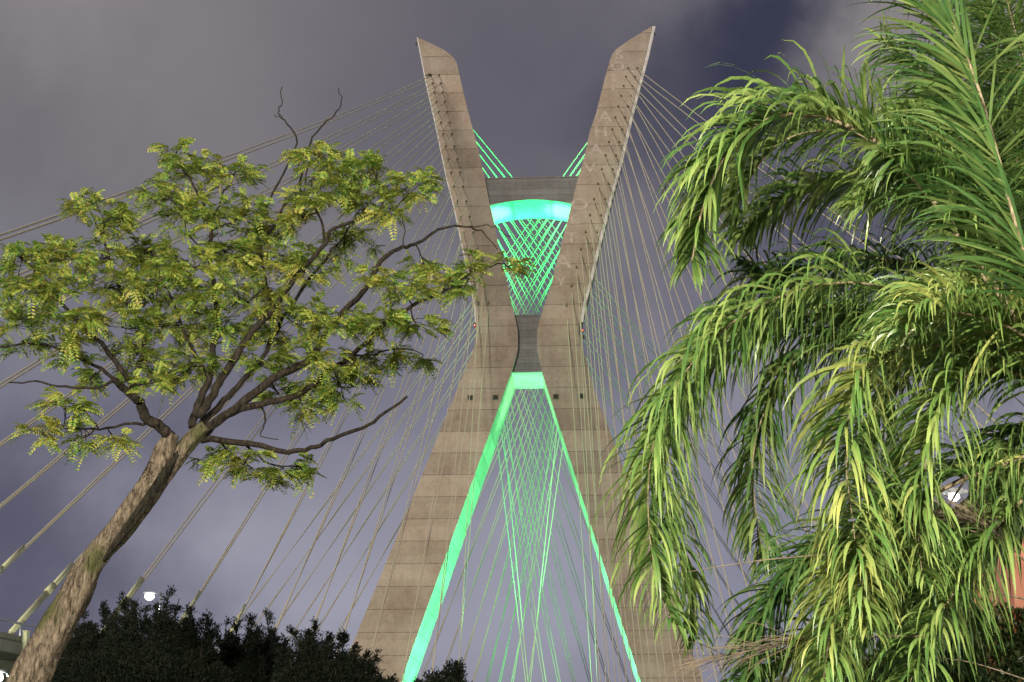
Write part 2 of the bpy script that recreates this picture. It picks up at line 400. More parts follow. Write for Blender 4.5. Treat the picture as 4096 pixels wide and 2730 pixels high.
def deck(path, sgn, z0=ZD, w=13.):
    pts = polypath(path, 46); prof = [(-.8, z0), (-.8, z0-.75), (1.6, z0-.9), (3., z0-2.1), (w-3., z0-2.1), (w-1.6, z0-.9), (w+.8, z0-.75), (w+.8, z0)]
    def sweep(prof, closed=True):
        vs = []; fs = []; n = len(prof)
        for i, p in enumerate(pts):
            d = (pts[min(i+1, 45)]-pts[max(i-1, 0)]).normalized(); nr = Vector((-d.y, d.x, 0))*sgn
            for (u, z) in prof: q = p+nr*u; vs.append(to_l((q.x, q.y, z)))
        for i in range(45):
            for k in range(n): fs.append((i*n+k, i*n+(k+1) % n, (i+1)*n+(k+1) % n, (i+1)*n+k))
        fs += [tuple(range(n)), tuple(range(46*n-1, 45*n-1, -1))]
        m = MB(); m.add(vs, fs); return m
    o = sweep(prof).build('road_deck', M_DECK, bridge)
    for u in (-.55, w+.3):
        pr = sweep([(u, z0), (u, z0+.45), (u+.22, z0+.45), (u+.22, z0)]); pr.build('parapet', M_DECK, o)
        rl = sweep([(u+.04, z0+1.15), (u+.04, z0+1.27), (u+.18, z0+1.27), (u+.18, z0+1.15)])
        for i in range(1, 45, 1):
            d = (pts[i+1]-pts[i-1]).normalized(); nr = Vector((-d.y, d.x, 0))*sgn; q = pts[i]+nr*(u+.11)
            rl.box(to_l((q.x, q.y, z0+.8)), (.09, .09, .76))
        rl.build('railing', M_STEEL, o)
    for i in range(3, 46, 8):
        if i < 40:
            d = (pts[i+1]-pts[i-1]).normalized(); nr = Vector((-d.y, d.x, 0))*sgn; q = pts[i]+nr*w*.5
            pm = MB(); pm.tube([to_l((q.x, q.y, 0)), to_l((q.x, q.y, z0-2.0))], [1.1, 1.3], 16); pm.build('pier', M_DECK, o, True)
    if path is FL:
        for i in range(24, 38):
            d = (pts[i+1]-pts[i-1]).normalized(); nr = Vector((-d.y, d.x, 0))*sgn; q = pts[i]-nr*.88
            sb = MB(); ll = to_l((q.x, q.y, z0+.15)); sb.box((0,0,0), (.32, .3, 1.15)); sb.box((0,0,.6), (.38, .36, .06)); eb = sb.build('edge_block', M_SLEEVE, o)
            eb.location = ll; eb.rotation_euler.z = math.atan2(d.y, d.x)+PSI
    return o
d1 = deck(FL, -1); d2 = deck(FR, 1); d3 = deck(RR, 1); d4 = deck(RL, -1)

# ------------------------------------------------------------------ street lamps
def street_lamp(base, top, arm, label, power, spot=False, col=(.92, 1., .93), gs=1.):
    o = empty('street_lamp', base); h = top.z-base.z
    m = MB(); m.tube([(0,0,0),(0,0,h*.5),(0,0,h)], [.11, .09, .06], 10); m.tube([(0,0,0),(0,0,.3)], [.2,.17], 10)
    m.build('pole', M_STEEL, o, True)
    a = Vector(arm); m = MB(); m.tube([(0,0,h-.1),(a.x*.5,a.y*.5,h+.22),(a.x,a.y,h+.2)], .04, 8); m.build('arm', M_STEEL, o, True)
    hd_ = MB(); dr = a.normalized(); ang = math.atan2(dr.y, dr.x); Mx = Matrix.Rotation(ang, 3, 'Z')
    c = Vector((a.x, a.y, h+.2))+dr*.25
    hd_.box(c+Vector((0,0,.05)), (.75*max(1, gs*.8), .4*gs, .09), Mx); hd_.box(c+Vector((0,0,.12)), (.5, .22, .06), Mx); hd_.build('lamp_head', M_STEEL, o)
    ln = MB(); ln.tube([c+Vector((0,0,q_)) for q_ in (.0, -.06*gs, -.2*gs, -.32*gs, -.38*gs)], [.14*gs, .24*gs, .27*gs, .17*gs, .04*gs], 16); ln.build('lens', M_LAMP, o, True)
    L = bpy.data.lights.new('street_lamp_light', 'SPOT' if spot else 'POINT'); L.energy = power; L.color = col; L.shadow_soft_size = .15
    lo = bpy.data.objects.new('lamp_light', L); COL.objects.link(lo); lo.parent = o; lo.location = c+Vector((0,0,-.42*gs-.1))
    if spot: L.spot_size = R(150); L.spot_blend = .6
    tag(o, label, 'street lamp'); return o, lo
p = P(605, 2375, 150); street_lamp(Vector((p.x+.9, 150, ZD)), Vector((p.x+.9, 150, p.z-.2)), (-.8, 0, 0), 'lit street lamp standing on the bridge deck above the dark evergreen trees', 3000, True, gs=1.7)
p = P(3815, 1975, 46); street_lamp(Vector((p.x-.75, 46, 0)), Vector((p.x-.75, 46, p.z-.2)), (.5, 0, 0), 'lit street lamp seen through the drooping palm fronds', 900, True, gs=.62)
p = P(18, 2690, 80); street_lamp(Vector((p.x+.3, 80, 0)), Vector((p.x+.3, 80, p.z-.2)), (-.5, 0, 0), 'lit street lamp under the bridge deck beside the leaning trunk', 9000, False, gs=1.5)

# ------------------------------------------------------------------ leaning tree
YT = 20.0
tree = empty('leafy_tree', Q(60, 1600, YT)); tree.location.z = 0; TB = tree.location.copy()
tag(tree, 'leaning tree with split bark trunk and flat spreading yellow green crown', 'tree')
def c5(x, y, Y): return P(x/1.096, 1300+y/1.096, Y)
def noisy_tube(pts, widths_px, seed, n=28, sub=5, amp=.12):
    pts = [Vector(p) for p in pts]; q = [pts[0]*2-pts[1]]+pts+[pts[-1]*2-pts[-2]]; w = [widths_px[0]]+widths_px+[widths_px[-1]]
    out = []; rr = []
    for i in range(1, len(q)-2):
        for k in range(sub):
            t = k/sub; a, b, c, d = q[i-1], q[i], q[i+1], q[i+2]
            out.append(.5*((2*b)+(c-a)*t+(2*a-5*b+4*c-d)*t*t+(3*b-3*c+d-a)*t**3)); rr.append(w[i]+(w[i+1]-w[i])*t)
    out.append(pts[-1]); rr.append(w[-2]); return out, rr
PXM = YT/F/cp*.98
def trunk_mesh(m, pts, wid, seed):
    out, rr = noisy_tube(pts, wid, seed, sub=8)
    n = 32; vs = []; fs = []; up = Vector((0, -1, 0)); rs = random.Random(seed); ph = [rs.uniform(0, 6.28) for _ in range(6)]
    for i, p in enumerate(out):
        t = (out[min(i+1, len(out)-1)]-out[max(i-1, 0)]).normalized(); up = (up-t*up.dot(t)).normalized(); sd = t.cross(up); s_ = i*.25
        for k in range(n):
            a = 2*math.pi*k/n
            r = rr[i]*.9*PXM/2*(1+.08*math.sin(3*a+ph[0]+s_*.5)+.06*math.sin(5*a+ph[1]-s_*.7)+.035*math.sin(9*a+ph[2]+s_*1.7)+rs.uniform(-.03, .03))
            vs.append(p-TB+up*(math.cos(a)*r)+sd*(math.sin(a)*r))
    for i in range(len(out)-1):
        for k in range(n): fs.append((i*n+k, i*n+(k+1) % n, (i+1)*n+(k+1) % n, (i+1)*n+k))
    fs += [tuple(range(n)), tuple(range((len(out)-1)*n, len(out)*n))]; m.add(vs, fs)
m = MB(); base = Vector((c5(-40, 2000, YT).x, YT, -.05))
trunk_mesh(m, [base, c5(20, 1800, YT), c5(110, 1600, YT), c5(165, 1480, YT), c5(255, 1320, YT), c5(335, 1180, YT), c5(395, 1050, YT), c5(500, 910, YT), c5(590, 780, YT), c5(670, 660, YT), c5(720, 560, YT), c5(760, 480, YT)],
           [230, 190, 165, 155, 145, 128, 112, 95, 88, 84, 88, 60], 3)
trunk_mesh(m, [c5(380, 1110, YT+.05), c5(440, 1010, YT+.08), c5(530, 920, YT+.1), c5(620, 810, YT+.1), c5(705, 690, YT+.1), c5(770, 590, YT+.08), c5(840, 500, YT+.05), c5(900, 440, YT)],
           [60, 70, 75, 72, 70, 78, 70, 55], 8)
for (x, y, w) in ((1090,1060,40),(985,1125,45),(720,690,16),(640,835,14),(180,1525,14),(385,1035,12),(1065,135,10)):
    pass
m.build('trunk', M_BARK, tree, True)
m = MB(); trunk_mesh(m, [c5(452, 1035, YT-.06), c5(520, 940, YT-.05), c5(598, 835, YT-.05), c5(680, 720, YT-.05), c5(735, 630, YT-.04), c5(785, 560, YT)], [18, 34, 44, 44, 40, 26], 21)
m.build('groove_shade', barkmat('groove_shade_bark', (.006, .005, .004), (.03, .026, .018), 12.), tree, True)  # near-black tube between the stems, shade of the groove put into its colour
NODES = []      # (point, radius_px)
limb = MB()
dY = lambda: random.uniform(-1, 1)
def branch(pts, w0, w1, y0=0., y1=0., jit=3, dead=False, keep=True):
    n = len(pts); raw = [Q(x, y, YT+y0+(y1-y0)*i/(n-1)) for i, (x, y) in enumerate(pts)]
    ws = [(w0+(w1-w0)*(i/(n-1)))*(1+.12*(w0 > 10)*(1-i/(n-1))) for i in range(n)]
    out, rr = noisy_tube(raw, ws, 0, sub=4); J = .006
    out = [p+Vector((random.uniform(-J, J), random.uniform(-J, J), random.uniform(-J, J)))*3 for p in out]
    limb.tube([p-TB for p in out], [max(.006, r*PXM*K/2) for r in rr], 9, .06)
    if keep:
        for p, r in zip(out, rr): NODES.append((p, r))
branch([(395,1010),(372,985),(335,955),(318,925),(300,905),(275,885),(262,870)], 26, 14, 0, -.4)
branch([(262,872),(235,888),(150,890),(80,878),(20,880)], 8, 3, -.4, -.9, keep=False)
branch([(318,925),(290,860),(230,790),(170,730),(110,660),(50,590),(15,575)], 13, 3, -.3, -1.2)
branch([(300,905),(320,840),(330,770),(290,690),(260,620),(240,560),(215,500),(195,465)], 13, 2.5, -.3, .6)
branch([(350,975),(300,975),(230,985),(160,985),(100,1000)], 8, 2, 0, -.8)
branch([(230,985),(190,940),(150,925)], 4, 2, -.4, -.6)
branch([(262,870),(200,830),(130,800),(60,790),(0,800)], 9, 3, -.4, 1.2)
branch([(440,985),(455,930),(480,870),(492,780),(496,676),(481,583),(485,515),(455,446),(419,382),(403,350)], 18, 3, 0, .2)
branch([(487,511),(516,442),(532,422),(540,395)], 5, 2, .15, .4)
branch([(487,529),(544,507),(584,487)], 5, 2, .1, -.3)
branch([(481,583),(430,540),(420,480),(390,460)], 4, 2, .1, -.5)
branch([(480,870),(430,780),(400,700),(370,640),(350,580)], 9, 3, .1, 1.)
branch([(455,960),(490,905),(517,856),(568,779),(625,713),(681,641),(748,559),(768,528),(855,492),(891,456),(943,431)], 20, 3, 0, -.6)
branch([(748,559),(732,492),(701,441),(707,390),(735,350)], 7, 2.5, -.3, -.5)
branch([(625,713),(610,640),(600,570),(640,500),(690,420)], 7, 3, -.2, .9)
branch([(440,1000),(500,935),(548,887),(600,826),(650,733),(732,615),(790,545),(830,480)], 16, 3, .1, .8)
branch([(450,1000),(517,958),(620,877),(707,830),(743,779),(784,723),(850,646),(886,590),(927,569),(963,559),(1009,526),(1081,523),(1112,538),(1143,574)], 20, 1.8, .1, -.3)
branch([(1081,523),(1130,520),(1170,545)], 2.2, 1.2, -.3, -.3, keep=False)
branch([(927,569),(930,535),(925,510)], 3, 1.3, 0, 0, keep=False)
branch([(460,1005),(530,948),(619,923),(686,908),(753,857),(804,821),(880,750),(948,702),(1009,677),(1055,646),(1096,620),(1158,605)], 17, 2.5, .2, -.8)
branch([(804,821),(860,815),(920,800),(970,815)], 5, 2, 0, .5)
branch([(753,857),(790,890),(830,880)], 4, 2, 0, .5)
branch([(465,1010),(540,1015),(600,1025),(650,1038),(700,1035),(750,1015),(820,990),(870,960),(935,915)], 14, 6, .1, -.6, keep=False)
branch([(560,1018),(610,1060),(680,1075),(720,1075)], 6, 2, .1, .4)
branch([(500,1012),(540,1050),(590,1085),(620,1100)], 5, 2, .1, 1.)
branch([(600,930),(612,970),(600,1000),(640,1010)], 5, 1.5, .1, .3, keep=False)
branch([(610,480),(640,420),(680,330),(662,285),(640,262),(648,235),(646,200)], 6, 2, .5, .8, keep=False)
branch([(650,272),(630,265)], 3, 1.5, .7, .7, keep=False)
branch([(690,440),(700,360),(728,305),(760,275),(785,240),(780,206)], 6, 2, .2, .6, keep=False)
branch([(600,560),(640,500),(665,440)], 8, 4, .5, .5)
CL = [(400,350,34,24),(430,398,60,36),(525,395,75,40),(372,445,44,50),(450,480,90,48),(570,475,42,35),(185,470,42,34),(235,485,55,42),(275,505,24,22),
(705,345,34,28),(745,355,50,28),(800,395,60,38),(860,405,60,42),(945,430,55,38),(730,420,60,55),(840,465,60,38),(690,490,60,50),(600,520,80,45),(905,478,48,26),
(50,590,60,38),(140,580,70,36),(220,585,80,40),(330,575,70,38),(420,600,80,50),(530,580,80,50),(620,590,80,50),(790,565,70,40),(700,620,70,45),
(40,650,50,26),(130,660,80,45),(240,650,80,45),(340,660,80,50),(450,680,90,50),(570,680,80,50),(870,640,48,28),(975,605,46,26),(1010,640,60,26),(930,670,70,32),(1080,612,32,28),(1065,660,38,28),(1165,608,34,18),
(60,730,75,42),(160,740,80,45),(280,740,80,45),(400,740,80,45),(520,750,70,40),(640,740,70,50),(760,730,80,50),(870,730,80,38),(960,742,52,26),
(50,785,55,24),(170,805,70,32),(300,820,70,38),(450,830,80,40),(600,830,60,40),(720,820,70,40),(820,830,60,36),(900,818,50,26),(970,825,16,16),
(205,868,40,22),(150,925,46,30),(100,990,38,26),(190,1000,46,28),(270,1010,34,18),(640,900,60,32),(745,890,60,34),(830,862,36,26),(790,910,44,22),(700,945,50,26),(560,1062,76,28),(495,1052,46,26),(650,1072,60,22),(705,1075,28,16),(610,1100,40,16),(350,870,46,36),(420,870,36,26)]
SPRAY = []
order = []
left = list(CL); np_pts = lambda: np.array([list(n[0]) for n in NODES])
cents = []
for (x, y, rx, ry) in left:
    near = min(NODES, key=lambda n: (n[0]-Q(x, y, n[0].y)).length)
    cents.append((x, y, rx, ry, near[0].y-YT+random.uniform(-.5, .5)))
cents.sort(key=lambda c: min((n[0]-Q(c[0], c[1], YT+c[4])).length for n in NODES))
base_nodes = list(NODES)
def curve_to(a, b, w0, w1, k=5, bend=.08):
    pts = []; L = (b-a).length; off = Vector((random.uniform(-1,1), random.uniform(-1,1), random.uniform(-.3,1)))*L*bend
    for i in range(k+1):
        t = i/k; pts.append(a.lerp(b, t)+off*4*t*(1-t)+Vector((random.uniform(-1,1), random.uniform(-1,1), random.uniform(-1,1)))*L*.015)
    limb.tube([p-TB for p in pts], [(w0+(w1-w0)*i/k)*PXM*K/2 for i in range(k+1)], 5)
    return pts
for (x, y, rx, ry, dy) in cents:
    c = Q(x, y+ry*.3, YT+dy); a = min(NODES, key=lambda n: (n[0]-c).length)
    pts = curve_to(a[0], c, min(a[1], 4), 2.4); loc = [(p, 2.2) for p in pts]
    for p in pts[2:]: NODES.append((p, 2.5))
    nt = max(5, int(rx*ry/190)); 
    for k in range(nt):
        r = math.sqrt(random.random()); an = random.uniform(0, 6.283)
        q = Q(x+math.cos(an)*r*rx, y+math.sin(an)*r*ry, YT+dy+random.uniform(-.45, .45)*rx/60)
        s0 = random.choice(pts[2:]) if random.random() < .7 else min(loc, key=lambda n: (n[0]-q).length)[0]
        tp = curve_to(s0, q, 1.9, .8, 4, .12)
        loc += [(p, 1.5) for p in tp]
        for j in range(int(random.uniform(6, 10))):
            b = tp[random.choice((2, 3, 4, 4))]; SPRAY.append((b, q-s0))
limb.build('limb', M_LIMB, tree, True)
def leaf_sprays(sprays, npair, L, lw, ll, droop, jitter=.5):
    """pinnate leaves: every leaflet one folded diamond"""
    V = []; n = len(sprays)
    B = np.array([list(s[0]) for s in sprays]); D = np.array([list(s[1]) for s in sprays])
    D = D/np.maximum(1e-6, np.linalg.norm(D, axis=1))[:, None]
    D = D+rng.normal(0, .75, (n, 3)); D[:, 2] = D[:, 2]*.45+rng.normal(0, .18, n); D /= np.linalg.norm(D, axis=1)[:, None]
    S = np.cross(D, [0, 0, 1.]); S /= np.linalg.norm(S, axis=1)[:, None]
    U = np.cross(S, D)
    tilt = rng.normal(0, .45, n)[:, None]; S2 = S*np.cos(tilt)+U*np.sin(tilt); U2 = np.cross(S2, D)
    LL = (L*rng.uniform(.65, 1.2, n))[:, None]
    quads = []
    for k in range(npair):
        t = (k+1)/npair
        base = B+D*LL*t; base[:, 2] -= (droop*LL[:, 0]*t*t)
        sz = ll*(.75+.5*math.sin(math.pi*min(1, t*.9+.1)))*rng.uniform(.8, 1.2, n)[:, None]
        for sg in (-1, 1):
            a = rng.normal(.25, .2, n)[:, None]
            o = S2*sg*np.cos(a)+D*.45-U2*np.abs(np.sin(a))*.5; o /= np.linalg.norm(o, axis=1)[:, None]
            w = np.cross(o, U2)*lw*.5*rng.uniform(.8, 1.2, n)[:, None]
            p0 = base; p1 = base+o*sz*.45+w; p2 = base+o*sz; p2 = p2-U2*sz*.12; p3 = base+o*sz*.45-w
            quads.append(np.stack([p0, p1, p2, p3], 1))
    A = np.concatenate(quads, 0).reshape(-1, 3); return A
A = leaf_sprays(SPRAY, 8, .22, .027, .054, .35)
np_mesh('foliage', A-np.array(TB), np.arange(len(A)).reshape(-1, 4), M_LEAF, tree)
print('sprays', len(SPRAY), 'leaflets', len(A)//4)

# ------------------------------------------------------------------ palm
palm = empty('feather_palm', (0,0,0))
pc = Q(2440, 900, 14.2); palm.location = (pc.x+.15, 14.2, 0); PB = palm.location.copy()
tag(palm, 'big palm with drooping feathery fronds, trunk outside the right edge', 'palm')
m = MB(); m.tube([(0,0,0),(.02,0,.6),(0,0,pc.z*.5),(-.1,0,pc.z-.4),(-.15,0,pc.z+.2)], [.26,.2,.17,.17,.12], 20, .03); m.build('trunk', M_PTRUNK, palm, True)
def catmull(pts, sub):
    q = [pts[0]*2-pts[1]]+pts+[pts[-1]*2-pts[-2]]; out = []
    for i in range(1, len(q)-2):
        for k in range(sub):
            t = k/sub; a, b, c, d = q[i-1], q[i], q[i+1], q[i+2]
            out.append(.5*((2*b)+(c-a)*t+(2*a-5*b+4*c-d)*t*t+(3*b-3*c+d-a)*t**3))
    out.append(pts[-1]); return out
def frond(pts, y0, y1, mat, npair=95, L=.62, w=.03, start=.12, stiff=.5, droop=.34, rise=.55, stalk=18, wind=(-.0, 0, 0), name='frond', label=None, sag=1.):
    npair = int(npair*2.0); L *= 1.38; w *= 1.04; stalk *= .55
    n = len(pts); line = catmull([Q(x, y, y0+(y1-y0)*i/(n-1)) for i, (x, y) in enumerate(pts)], 14)
    m = MB(); N_ = len(line); px = 14/F*K
    m.tube([p-PB for p in line], [max(.004, stalk*px/2*(1-.85*i/(N_-1))) for i in range(N_)], 8)
    st = m.build('frond_stalk', M_STALK, palm, True)
    if label: st['label'] = label
    seg = 7; allV = []; allF = []; cnt = 0
    cum = [0]
    for a, b in zip(line[:-1], line[1:]): cum.append(cum[-1]+(b-a).length)
    tot = cum[-1]; j = 0; rs = random.Random(int(pts[0][0]*7+pts[1][1]))
    GAP = Q(2192, 1128, 14)
    for k in range(npair):
        s_ = tot*(start+(1-start)*(k+.5*rs.random())/npair)
        while j < N_-2 and cum[j+1] < s_: j += 1
        t = (s_-cum[j])/max(1e-9, cum[j+1]-cum[j]); p = line[j].lerp(line[j+1], t); T = (line[j+1]-line[j]).normalized()
        side = T.cross(Vector((0,0,1)))
        if side.length < .25: side = side+Vector((.0, -.4, 0))+Vector((.5, 0, 0))
        side.normalize(); up = side.cross(T).normalized()
        f = s_/tot; lf = L*(.62+.55*math.sin(math.pi*min(1, f*.85+.12)))*(1 if f < .85 else 1-(f-.85)*2.6)
        for sg in (-1, 1):
            q = p.copy(); el = rs.gauss(rise, .55)
            d = (side*sg*math.cos(el)+up*math.sin(el)*.9+T*rs.uniform(.35, .9)).normalized()
            ln = lf*rs.uniform(.78, 1.15); ww = w*rs.uniform(.75, 1.2)/2; ds = ln/seg; kk = rs.uniform(.7, 1.4)*droop*sag
            wv = T.cross(d); wv = wv.normalized() if wv.length > .05 else side.copy()
            ax = wv.cross(d).normalized(); wv = ax if rs.random() < .0 else wv
            V0 = cnt; nf = len(allF); hit = False; tw = rs.uniform(-.5, .5)
            for i in range(seg+1):
                u = i/seg; prof = (1.0 if .1 < u < .6 else (.55 if u <= .1 else 1.0-(u-.6)/.4))*ww+.0008
                a = (wv*math.cos(tw*u*2)+d.cross(wv)*math.sin(tw*u*2))
                allV.append(q+a*prof-PB); allV.append(q-a*prof-PB); cnt += 2
                g3 = Vector((0, 0, CAMZ))+(q-Vector((0, 0, CAMZ)))*(14/q.y)
                if (g3-GAP).length < .13: hit = True
                if i < seg:
                    allF.append((V0+2*i, V0+2*i+1, V0+2*i+3, V0+2*i+2))
                    q = q+d*ds
                    g_ = kk*(0.35+2.4*u*u if u < .6 else 1.4)
                    d = (d+Vector((wind[0]*u, wind[1]*u, -g_))).normalized()
                    wv = wv-d*wv.dot(d); wv = wv.normalized() if wv.length > 1e-4 else d.orthogonal().normalized()
            if hit: del allF[nf:]; del allV[V0:]; cnt = V0
    o = np_mesh(name, np.array([list(v) for v in allV]), np.array(allF), mat, palm)
    return o
frond([(2450,900),(2353,760),(2270,640),(2160,480),(2040,350),(1900,270),(1780,270),(1680,340),(1620,460),(1590,600)], 12.9, 13.5, M_PALM, 125, .62, .034, .22, rise=.55, stalk=44, label='thick stalk of the upper arching frond')
frond([(2450,800),(2380,640),(2330,500),(2290,350),(2250,210),(2200,80),(2130,-40),(2060,-60)], 12.0, 13.4, M_PALMD, 110, .66, .024, .1, rise=-.1, droop=.16, stalk=26, label='long pale stalk of the upright frond at the right edge')
frond([(2470,840),(2300,760),(2130,690),(1960,650),(1800,680),(1660,760),(1560,880),(1500,1030),(1490,1190),(1510,1330),(1545,1430)], 14.4, 13.2, M_PALM, 130, .58, .026, .1, rise=.2, droop=.45, stalk=16)
frond([(2460,900),(2330,850),(2200,800),(2080,800),(1990,850),(1950,960),(1945,1080),(1960,1200),(1975,1330),(1990,1450)], 13.8, 12.4, M_PALMY, 115, .50, .030, .1, rise=.45, droop=.42, stalk=14, label='yellowing frond hanging in front')
frond([(2460,880),(2300,790),(2120,740),(1960,760),(1830,830),(1760,940),(1730,1060),(1740,1200),(1760,1290)], 14.8, 14.4, M_PALMD, 105, .5, .026, .14, rise=.1, droop=.45)
frond([(2470,940),(2380,880),(2290,850),(2200,880),(2150,980),(2120,1100),(2110,1220),(2120,1330)], 13.6, 12.8, M_PALM, 100, .50, .028, .1, rise=.4, droop=.4)
frond([(2470,1000),(2300,1060),(2150,1130),(2000,1200),(1880,1270),(1800,1350),(1740,1460),(1720,1540)], 14.4, 14.0, M_PALMD, 110, .52, .028, .1, rise=.2, droop=.3)
frond([(2460,1000),(2330,1080),(2200,1180),(2090,1290),(2000,1400),(1940,1520),(1900,1640)], 14.0, 13.2, M_PALM, 110, .5, .028, .1, rise=.3, droop=.35)
frond([(2470,820),(2330,640),(2200,520),(2080,450),(1940,420),(1810,450),(1700,540)], 15.2, 15.6, M_PALM, 115, .62, .03, .12, rise=.3, droop=.3)
frond([(2480,860),(2420,700),(2350,560),(2260,440),(2150,370),(2030,340)], 14.0, 13.0, M_PALM, 90, .55, .026, .2, rise=.1, droop=.3)
frond([(2480,780),(2440,560),(2400,380),(2350,200),(2290,60),(2240,-60)], 14.8, 15.2, M_PALM, 100, .7, .026, .1, rise=.1, droop=.15)
frond([(2480,1000),(2400,1120),(2300,1220),(2230,1330),(2200,1450),(2190,1560)], 15.5, 16.0, M_PALMD, 80, .5, .026, .1, rise=.2, droop=.2)
frond([(2480,960),(2380,980),(2280,1040),(2200,1130),(2150,1240),(2120,1370),(2110,1500)], 14.6, 14.0, M_PALM, 105, .5, .028, .1, rise=.3, droop=.36)
frond([(2480,900),(2350,800),(2180,740),(2040,740),(1900,700),(1780,640),(1700,600)], 15., 15.4, M_PALMD, 100, .5, .026, .1, rise=.0, droop=.4)
frond([(2480,900),(2370,720),(2270,560),(2160,430),(2040,330),(1900,300),(1790,330),(1720,420),(1690,520)], 15.2, 14.6, M_PALM, 110, .6, .034, .14, rise=.9, droop=.3, stalk=20)
frond([(2480,930),(2350,770),(2210,650),(2060,600),(1920,600),(1780,640),(1660,720),(1580,800)], 15.4, 15.0, M_PALMD, 110, .5, .03, .12, rise=.2, droop=.4)
frond([(2490,760),(2430,560),(2370,420),(2300,330),(2200,270),(2080,260)], 14.6, 13.8, M_PALM, 95, .62, .03, .1, rise=.3, droop=.25)
frond([(2480,900),(2390,800),(2290,740),(2180,720),(2080,760)], 13.2, 12.4, M_PALMY, 70, .5, .028, .2, rise=.8, droop=.4)
frond([(2460,900),(2300,800),(2120,740),(1930,720),(1770,750),(1640,830),(1560,950),(1530,1080),(1550,1220),(1590,1360),(1600,1470)], 14.9, 14.0, M_PALM, 110, .5, .024, .2, rise=.1, droop=.5)
frond([(2480,1040),(2380,1120),(2280,1230),(2200,1350),(2130,1470),(2080,1600)], 13.6, 12.8, M_PALM, 90, .5, .026, .1, rise=.3, droop=.35)
frond([(2480,1000),(2330,1060),(2200,1110),(2080,1180),(1990,1270),(1930,1370),(1900,1500),(1890,1600)], 13.4, 12.6, M_PALMY, 95, .48, .026, .15, rise=.35, droop=.4)
frond([(2480,1060),(2330,1190),(2180,1310),(2040,1400),(1900,1470),(1780,1530),(1680,1590)], 14.8, 14.2, M_PALMD, 100, .5, .026, .1, rise=.3, droop=.3)
frond([(2470,880),(2330,800),(2200,780),(2080,830),(2020,930),(1990,1050),(2010,1180)], 15.2, 14.8, M_PALMD, 90, .52, .026, .1, rise=.2, droop=.4)
frond([(2490,700),(2400,520),(2300,360),(2190,230),(2090,140),(2020,90)], 15.8, 15.4, M_PALM, 95, .62, .028, .1, rise=.2, droop=.2)
frond([(2500,620),(2430,440),(2360,290),(2300,150),(2260,20)], 15.2, 14.6, M_PALM, 95, .66, .028, .1, rise=.1, droop=.18)
frond([(2500,560),(2450,380),(2380,210),(2330,60),(2300,-60)], 14.2, 13.8, M_PALM, 90, .62, .026, .1, rise=.1, droop=.2)
frond([(2490,800),(2400,640),(2290,520),(2170,440),(2060,420),(1980,470)], 14.4, 13.6, M_PALM, 95, .55, .028, .1, rise=.4, droop=.3)
frond([(2490,860),(2400,760),(2300,700),(2200,680),(2110,700),(2040,760)], 14.0, 13.4, M_PALM, 90, .5, .026, .1, rise=.4, droop=.35)
# dry flower stalks
def dry(pts, y, bristle=0, L=.5, name='flower_stalk'):
    line = catmull([Q(a, b, y) for a, b in pts], 8); m = MB(); n = len(line)
    m.tube([p-PB for p in line], [.009*(1-.7*i/(n-1)) for i in range(n)], 6)
    rs = random.Random(int(pts[0][0]))
    for k in range(bristle):
        i = rs.randrange(int(n*.35), n); p = line[i]; T = (line[min(n-1, i+1)]-line[i-1]).normalized()
        d = (T+Vector((rs.gauss(0, .3), rs.gauss(0, .3), rs.gauss(0, .25)))).normalized(); q = p+d*L*rs.uniform(.5, 1); r = q+Vector((d.x, d.y, d.z-.25)).normalized()*L*.4
        m.tube([p-PB, q-PB, r-PB], [.0035, .003, .0015], 3)
    m.build(name, M_DRY, palm, True)
dry([(2460,1400),(2330,1372),(2230,1350),(2130,1330),(2080,1300)], 13.4, 20, .3)
dry([(2460,1600),(2350,1560),(2240,1525),(2150,1510)], 13.4)
dry([(2450,1380),(2350,1285),(2290,1225),(2230,1195),(2170,1190)], 13.2, 120, .45)
dry([(2100,1290),(1950,1275),(1800,1283),(1680,1298),(1580,1315)], 13.0, 0)
dry([(2150,1462),(2000,1464),(1880,1470),(1800,1478),(1700,1500),(1640,1512)], 13.0, 70, .4)

